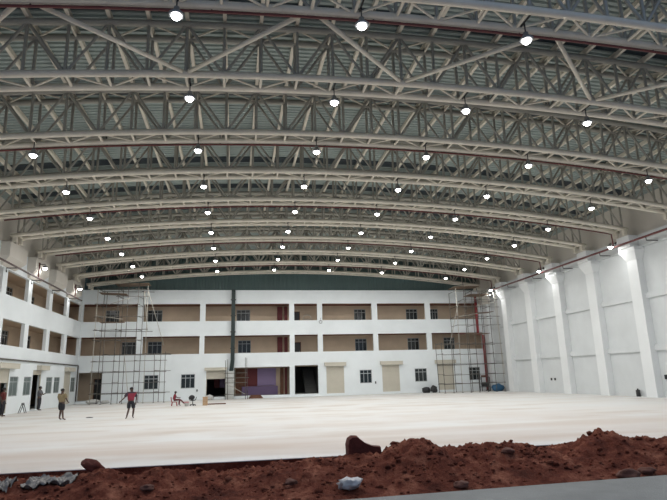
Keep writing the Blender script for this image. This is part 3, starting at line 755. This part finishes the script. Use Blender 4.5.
def sheet(name, m, c, w_, h_, lab, cat, seed, amp=.07):
    mb = MB(); n = 26; vs = []
    for j in range(n+1):
        for i in range(n+1):
            a = i/n-.5; b = j/n-.5
            e_ = 1 + .25*noise.noise(Vector((a*4, b*4, seed)))
            x = c[0] + a*w_*e_; y = c[1] + b*h_*e_
            z = soil_h(x, y) + .05 + amp*abs(noise.fractal(Vector((a*5, b*5, seed)), 1, 2, 4)) * 1.6
            vs.append((x, y, z))
    k0 = len(vs)
    vs += [(x, y, z-.02) for x, y, z in vs]
    f = [(j*(n+1)+i, j*(n+1)+i+1, (j+1)*(n+1)+i+1, (j+1)*(n+1)+i) for j in range(n) for i in range(n)]
    mb.add(vs, f + [tuple(q + k0 for q in reversed(g_)) for g_ in f], True)
    return one(mb, name, m, (c[0], c[1], soil_h(c[0], c[1])), lab, cat)
sheet('plastic_sheet', M['plastic'], (-4.2, 14.6), 1.05, .75, 'crumpled grey plastic sheet on the left end of the soil, right piece', 'sheet', 3)
sheet('plastic_sheet', M['plastic'], (-5.3, 14.5), .65, .7, 'crumpled grey plastic sheet at the left edge of the view', 'sheet', 6)
mb = MB().blob((2.62, 13.1, soil_h(2.62, 13.1)+.10), (.26, .18, .13), 9, .55, 3, 2.6)
one(mb, 'plastic_bag', M['bag'], (2.62, 13.1, 0), 'crumpled whitish plastic bag on the front of the soil heap', 'bag')

# ------------------------------------------------------------------ people (metres)
SKIN = mat('skin', (.075,.038,.026), .55)
HAIR = mat('hair', (.01,.009,.008), .7)
def skinned(name, verts, edges, radii, m, parent, roots=(0,), sub=2):
    me = bpy.data.meshes.new(name); me.from_pydata(verts, edges, []); me.materials.append(m)
    o = bpy.data.objects.new(name, me); COL.objects.link(o); o.parent = parent
    sm = o.modifiers.new('skin', 'SKIN'); sm.use_smooth_shade = True
    if not me.skin_vertices:
        bm = bmesh.new(); bm.from_mesh(me); bm.verts.layers.skin.verify(); bm.to_mesh(me); bm.free()
    for i, r in enumerate(radii):
        sv = me.skin_vertices[0].data[i]; sv.radius = (r, r) if not isinstance(r, tuple) else r; sv.use_root = i in roots
    s2 = o.modifiers.new('subd', 'SUBSURF'); s2.levels = sub; s2.render_levels = sub
    return o
def person(loc, rz, label, J, shirt, shorts, long_=False, scale=1.0, yoke=None):
    t = thing('person', label, 'person', loc, rz=rz); t.scale = (scale*1.12, scale*1.1, scale)
    P = lambda n: Vector(J[n])
    V = []; E = []; Rr = []; roots = [0]
    def chain(pts, rad, start=None):
        prev = start
        for p, r in zip(pts, rad):
            V.append(tuple(p)); Rr.append(r); i = len(V)-1
            if prev is not None: E.append((prev, i))
            prev = i
        return prev
    chain([P('pelvis')], [(.15,.11)])
    ch = chain([P('waist'), P('chest')], [(.13,.10), (.15,.105)], 0)
    nk = chain([P('neck')], [.055], ch)
    hd = P('head'); ax = (hd - P('neck')).normalized()
    chain([hd - ax*.05, hd + ax*.03, hd + ax*.10], [(.065,.075), (.078,.095), (.05,.06)], nk)
    ends = {}
    for s in ('l', 'r'):
        sh, el, wr, ha = P('sh_'+s), P('el_'+s), P('wr_'+s), P('ha_'+s)
        c = chain([sh, (sh+el)/2, el, (el+wr)/2, wr, ha], [.055, .045, .038, .036, .026, (.036,.018)], ch); ends[s] = c
        hp, kn, an, to = P('hp_'+s), P('kn_'+s), P('an_'+s), P('to_'+s)
        chain([hp, (hp+kn)/2, kn, kn*.6+an*.4, an, to], [.09, .075, .053, .052, .034, (.038,.025)], 0)
    for s in ('l', 'r'):             # four fingers and a thumb, rooted inside the palm
        wr, ha = P('wr_'+s), P('ha_'+s); d = (ha-wr).normalized()
        side = d.cross(Vector((0, 1, 0))); side = side.normalized() if side.length > .1 else Vector((1, 0, 0)); nrm = d.cross(side)
        for q, ln in enumerate((.075, .085, .08, .062)):
            o_ = ha + side*(q-1.5)*.017; V.append(tuple(o_ - d*.01)); Rr.append(.009); roots.append(len(V)-1); p_ = len(V)-1
            chain([o_ + d*ln*.5, o_ + d*ln*.85 + nrm*.015, o_ + d*ln + nrm*.035], [.009, .0085, .007], p_)
        o_ = wr*.5 + ha*.5 + side*-.02; V.append(tuple(o_)); Rr.append(.011); roots.append(len(V)-1); p_ = len(V)-1
        chain([o_ - side*.03 + d*.02, o_ - side*.04 + d*.055], [.010, .008], p_)
    skinned('body', V, E, Rr, SKIN, t, roots)
    # shirt
    V, E, Rr = [], [], []
    chain([P('pelvis')*.9 + P('waist')*.1, P('waist'), P('chest'), P('chest')*.35 + P('neck')*.65], [(.195,.145), (.18,.135), (.178,.135), (.085,.075)])
    for s in ('l', 'r'):
        sh, el = P('sh_'+s), P('el_'+s); chain([sh, sh*.45 + el*.55, sh*.2 + el*.8], [.078, .072, .066], 2)
    skinned('shirt', V, E, Rr, shirt, t)
    if yoke:
        V, E, Rr = [], [], []
        u_ = P('neck') - P('chest')
        chain([P('chest') + u_*.35, P('chest') + u_*.78], [(.19,.14), (.095,.085)])
        for s in ('l', 'r'):
            sh, el = P('sh_'+s), P('el_'+s); chain([sh, sh*.45 + el*.55, sh*.15 + el*.85], [.085, .079, .072], 0)
        skinned('shirt_yoke', V, E, Rr, yoke, t)
    V, E, Rr = [], [], []
    chain([P('pelvis')*.4 + P('waist')*.6, P('pelvis')], [(.165,.125), (.175,.135)])
    for s in ('l', 'r'):
        hp, kn, an = P('hp_'+s), P('kn_'+s), P('an_'+s)
        if long_: chain([hp, (hp+kn)/2, kn, an], [.115, .098, .078, .06], 1)
        else: chain([hp, (hp+kn)/2, hp*.08+kn*.92], [.118, .108, .10], 1)
    skinned('trousers' if long_ else 'shorts', V, E, Rr, shorts, t)
    # hair, eyes, ears, nose
    f = Vector(J.get('face', (0, -1, 0))).normalized(); sd = ax.cross(f)
    mb = MB().blob((0, 0, 0), (1, 1, 1), 1, .06, 2)
    pts = []
    for v in mb.v:
        v = Vector(v); lo = v.dot(f)
        p = hd + ax*.05 - f*.018 + Vector((v.x*.098, v.y*.105, v.z*.09))
        if (p - hd).dot(ax) < .035 and lo > -.1: p = hd + (p - hd)*.6
        if (p - hd).dot(ax) < -.03: p = p + ax*(-.03 - (p - hd).dot(ax))
        pts.append(tuple(p / K))
    mb.v = pts; mb.build('hair', HAIR, t, (0, 0, 0))
    for s in (-1, 1):
        e = hd + f*.088 + sd*s*.032 + ax*.01; MB().blob(tuple(e/K), (.015,.015,.011), 1, 0, 1).build('eye', M['black'], t, (0, 0, 0))
        e = hd + sd*s*.08; MB().blob(tuple(e/K), (.017,.03,.042), 1, 0, 1).build('ear', SKIN, t, (0, 0, 0))
    e = hd + f*.10 - ax*.015; MB().blob(tuple(e/K), (.018,.025,.032), 1, 0, 1).build('nose', SKIN, t, (0, 0, 0))
    return t
def stand(**kw):
    J = dict(pelvis=(0,0,.93), waist=(0,0,1.08), chest=(0,0,1.30), neck=(0,.0,1.47), head=(0,-.01,1.585),
             sh_l=(.19,0,1.39), el_l=(.24,.03,1.11), wr_l=(.24,-.03,.86), ha_l=(.24,-.05,.79),
             sh_r=(-.19,0,1.39), el_r=(-.24,.03,1.11), wr_r=(-.24,-.03,.86), ha_r=(-.24,-.05,.79),
             hp_l=(.09,0,.88), kn_l=(.11,-.02,.48), an_l=(.12,.02,.08), to_l=(.13,-.14,.03),
             hp_r=(-.09,0,.88), kn_r=(-.11,-.02,.48), an_r=(-.12,.02,.08), to_r=(-.13,-.14,.03))
    J.update(kw); return J
red_shirt = mat('red_shirt', (.27,.025,.045), .8, col2=(.22,.02,.04), scale=6)
khaki = mat('khaki_shirt', (.26,.20,.11), .85, var=.2, scale=6)
dark_cl = mat('dark_cloth', (.015,.015,.02), .85)
grey_cl = mat('grey_cloth', (.10,.10,.11), .85)
pr_ = person((-6.66, 38.8, 0), .35, 'person in red shirt and black shorts walking on the pale floor, one arm out',
    stand(kn_l=(.13,-.14,.49), an_l=(.12,-.02,.09), to_l=(.13,-.18,.04), kn_r=(-.10,-.06,.48), an_r=(-.20,-.16,.07), to_r=(-.26,-.32,.03),
          el_r=(-.34,-.10,1.15), wr_r=(-.52,-.22,.98), ha_r=(-.57,-.26,.92), el_l=(.27,.05,1.12), wr_l=(.25,.02,.87), ha_l=(.24,0,.80)), red_shirt, dark_cl, scale=.915, yoke=mat('navy_cloth', (.035,.02,.035), .8))
person((-11.15, 39.7, 0), math.pi - .5, 'person in khaki shirt and dark shorts seen from behind on the left of the floor',
    stand(kn_l=(.12,-.10,.49), an_l=(.16,-.10,.08), to_l=(.18,-.26,.03), kn_r=(-.16,.06,.47), an_r=(-.28,.12,.09), to_r=(-.32,-.02,.03),
          el_l=(.25,-.03,1.13), wr_l=(.18,-.22,1.02), ha_l=(.14,-.28,1.0), el_r=(-.25,-.03,1.13), wr_r=(-.2,-.2,.98), ha_r=(-.17,-.26,.96)), khaki, dark_cl, scale=.93)
person((-17.55, 55.6, 0), math.pi*.5, 'person in grey shirt and dark trousers standing in the left wall doorway',
    stand(el_l=(.2,-.12,1.13), wr_l=(.05,-.22,1.12), ha_l=(-.02,-.24,1.13), el_r=(-.2,-.12,1.13), wr_r=(-.05,-.24,1.16), ha_r=(.02,-.27,1.17)), grey_cl, dark_cl, True)
person((-17.4, 47.0, 0), math.pi*.5, 'person in dark red top beside the open shutter at the left edge of the view', stand(), mat('dark_red_cloth', (.10,.015,.012), .85), dark_cl, True)

# seated person on a plastic chair, facing right
cx_, cy_ = -5.55, 55.4
pc = thing('plastic_chair', 'red plastic chair under the seated person', 'chair', (cx_, cy_, 0))
red_pl = mat('red_plastic', (.35,.03,.03), .4)
MB().box(cx_-.25, cx_+.2, cy_-.25, cy_+.25, .34, .38).build('seat', red_pl, pc)
MB().hexa([(cx_-.31,cy_-.23,.38),(cx_-.26,cy_-.23,.38),(cx_-.26,cy_+.23,.38),(cx_-.31,cy_+.23,.38)], [(cx_-.38,cy_-.22,.82),(cx_-.33,cy_-.22,.82),(cx_-.33,cy_+.22,.82),(cx_-.38,cy_+.22,.82)]).build('backrest', red_pl, pc)
for sx in (-1, 1):
    for sy in (-1, 1): MB().tube((cx_+sx*.25-.03, cy_+sy*.26, 0), (cx_+sx*.2-.03, cy_+sy*.21, .34), .03, 6).build('leg', red_pl, pc)
seat = stand(pelvis=(0,0,.56), waist=(0,.01,.70), chest=(0,-.03,.93), neck=(0,-.06,1.10), head=(0,-.09,1.22),
    sh_l=(.18,-.03,1.02), el_l=(.23,-.14,.80), wr_l=(.16,-.36,.74), ha_l=(.13,-.43,.73), sh_r=(-.18,-.03,1.02), el_r=(-.23,-.14,.80), wr_r=(-.14,-.38,.74), ha_r=(-.11,-.45,.73),
    hp_l=(.09,-.03,.54), kn_l=(.12,-.46,.57), an_l=(.13,-.88,.16), to_l=(.14,-1.04,.10), hp_r=(-.09,-.03,.54), kn_r=(-.10,-.44,.56), an_r=(-.10,-.42,.09), to_r=(-.10,-.57,.03))
person((cx_-.05, cy_, 0), math.pi/2, 'person in red top sitting on a plastic chair near the far wall', seat, red_shirt, mat('dark_red_trousers', (.12,.02,.025), .85), True, scale=.80)
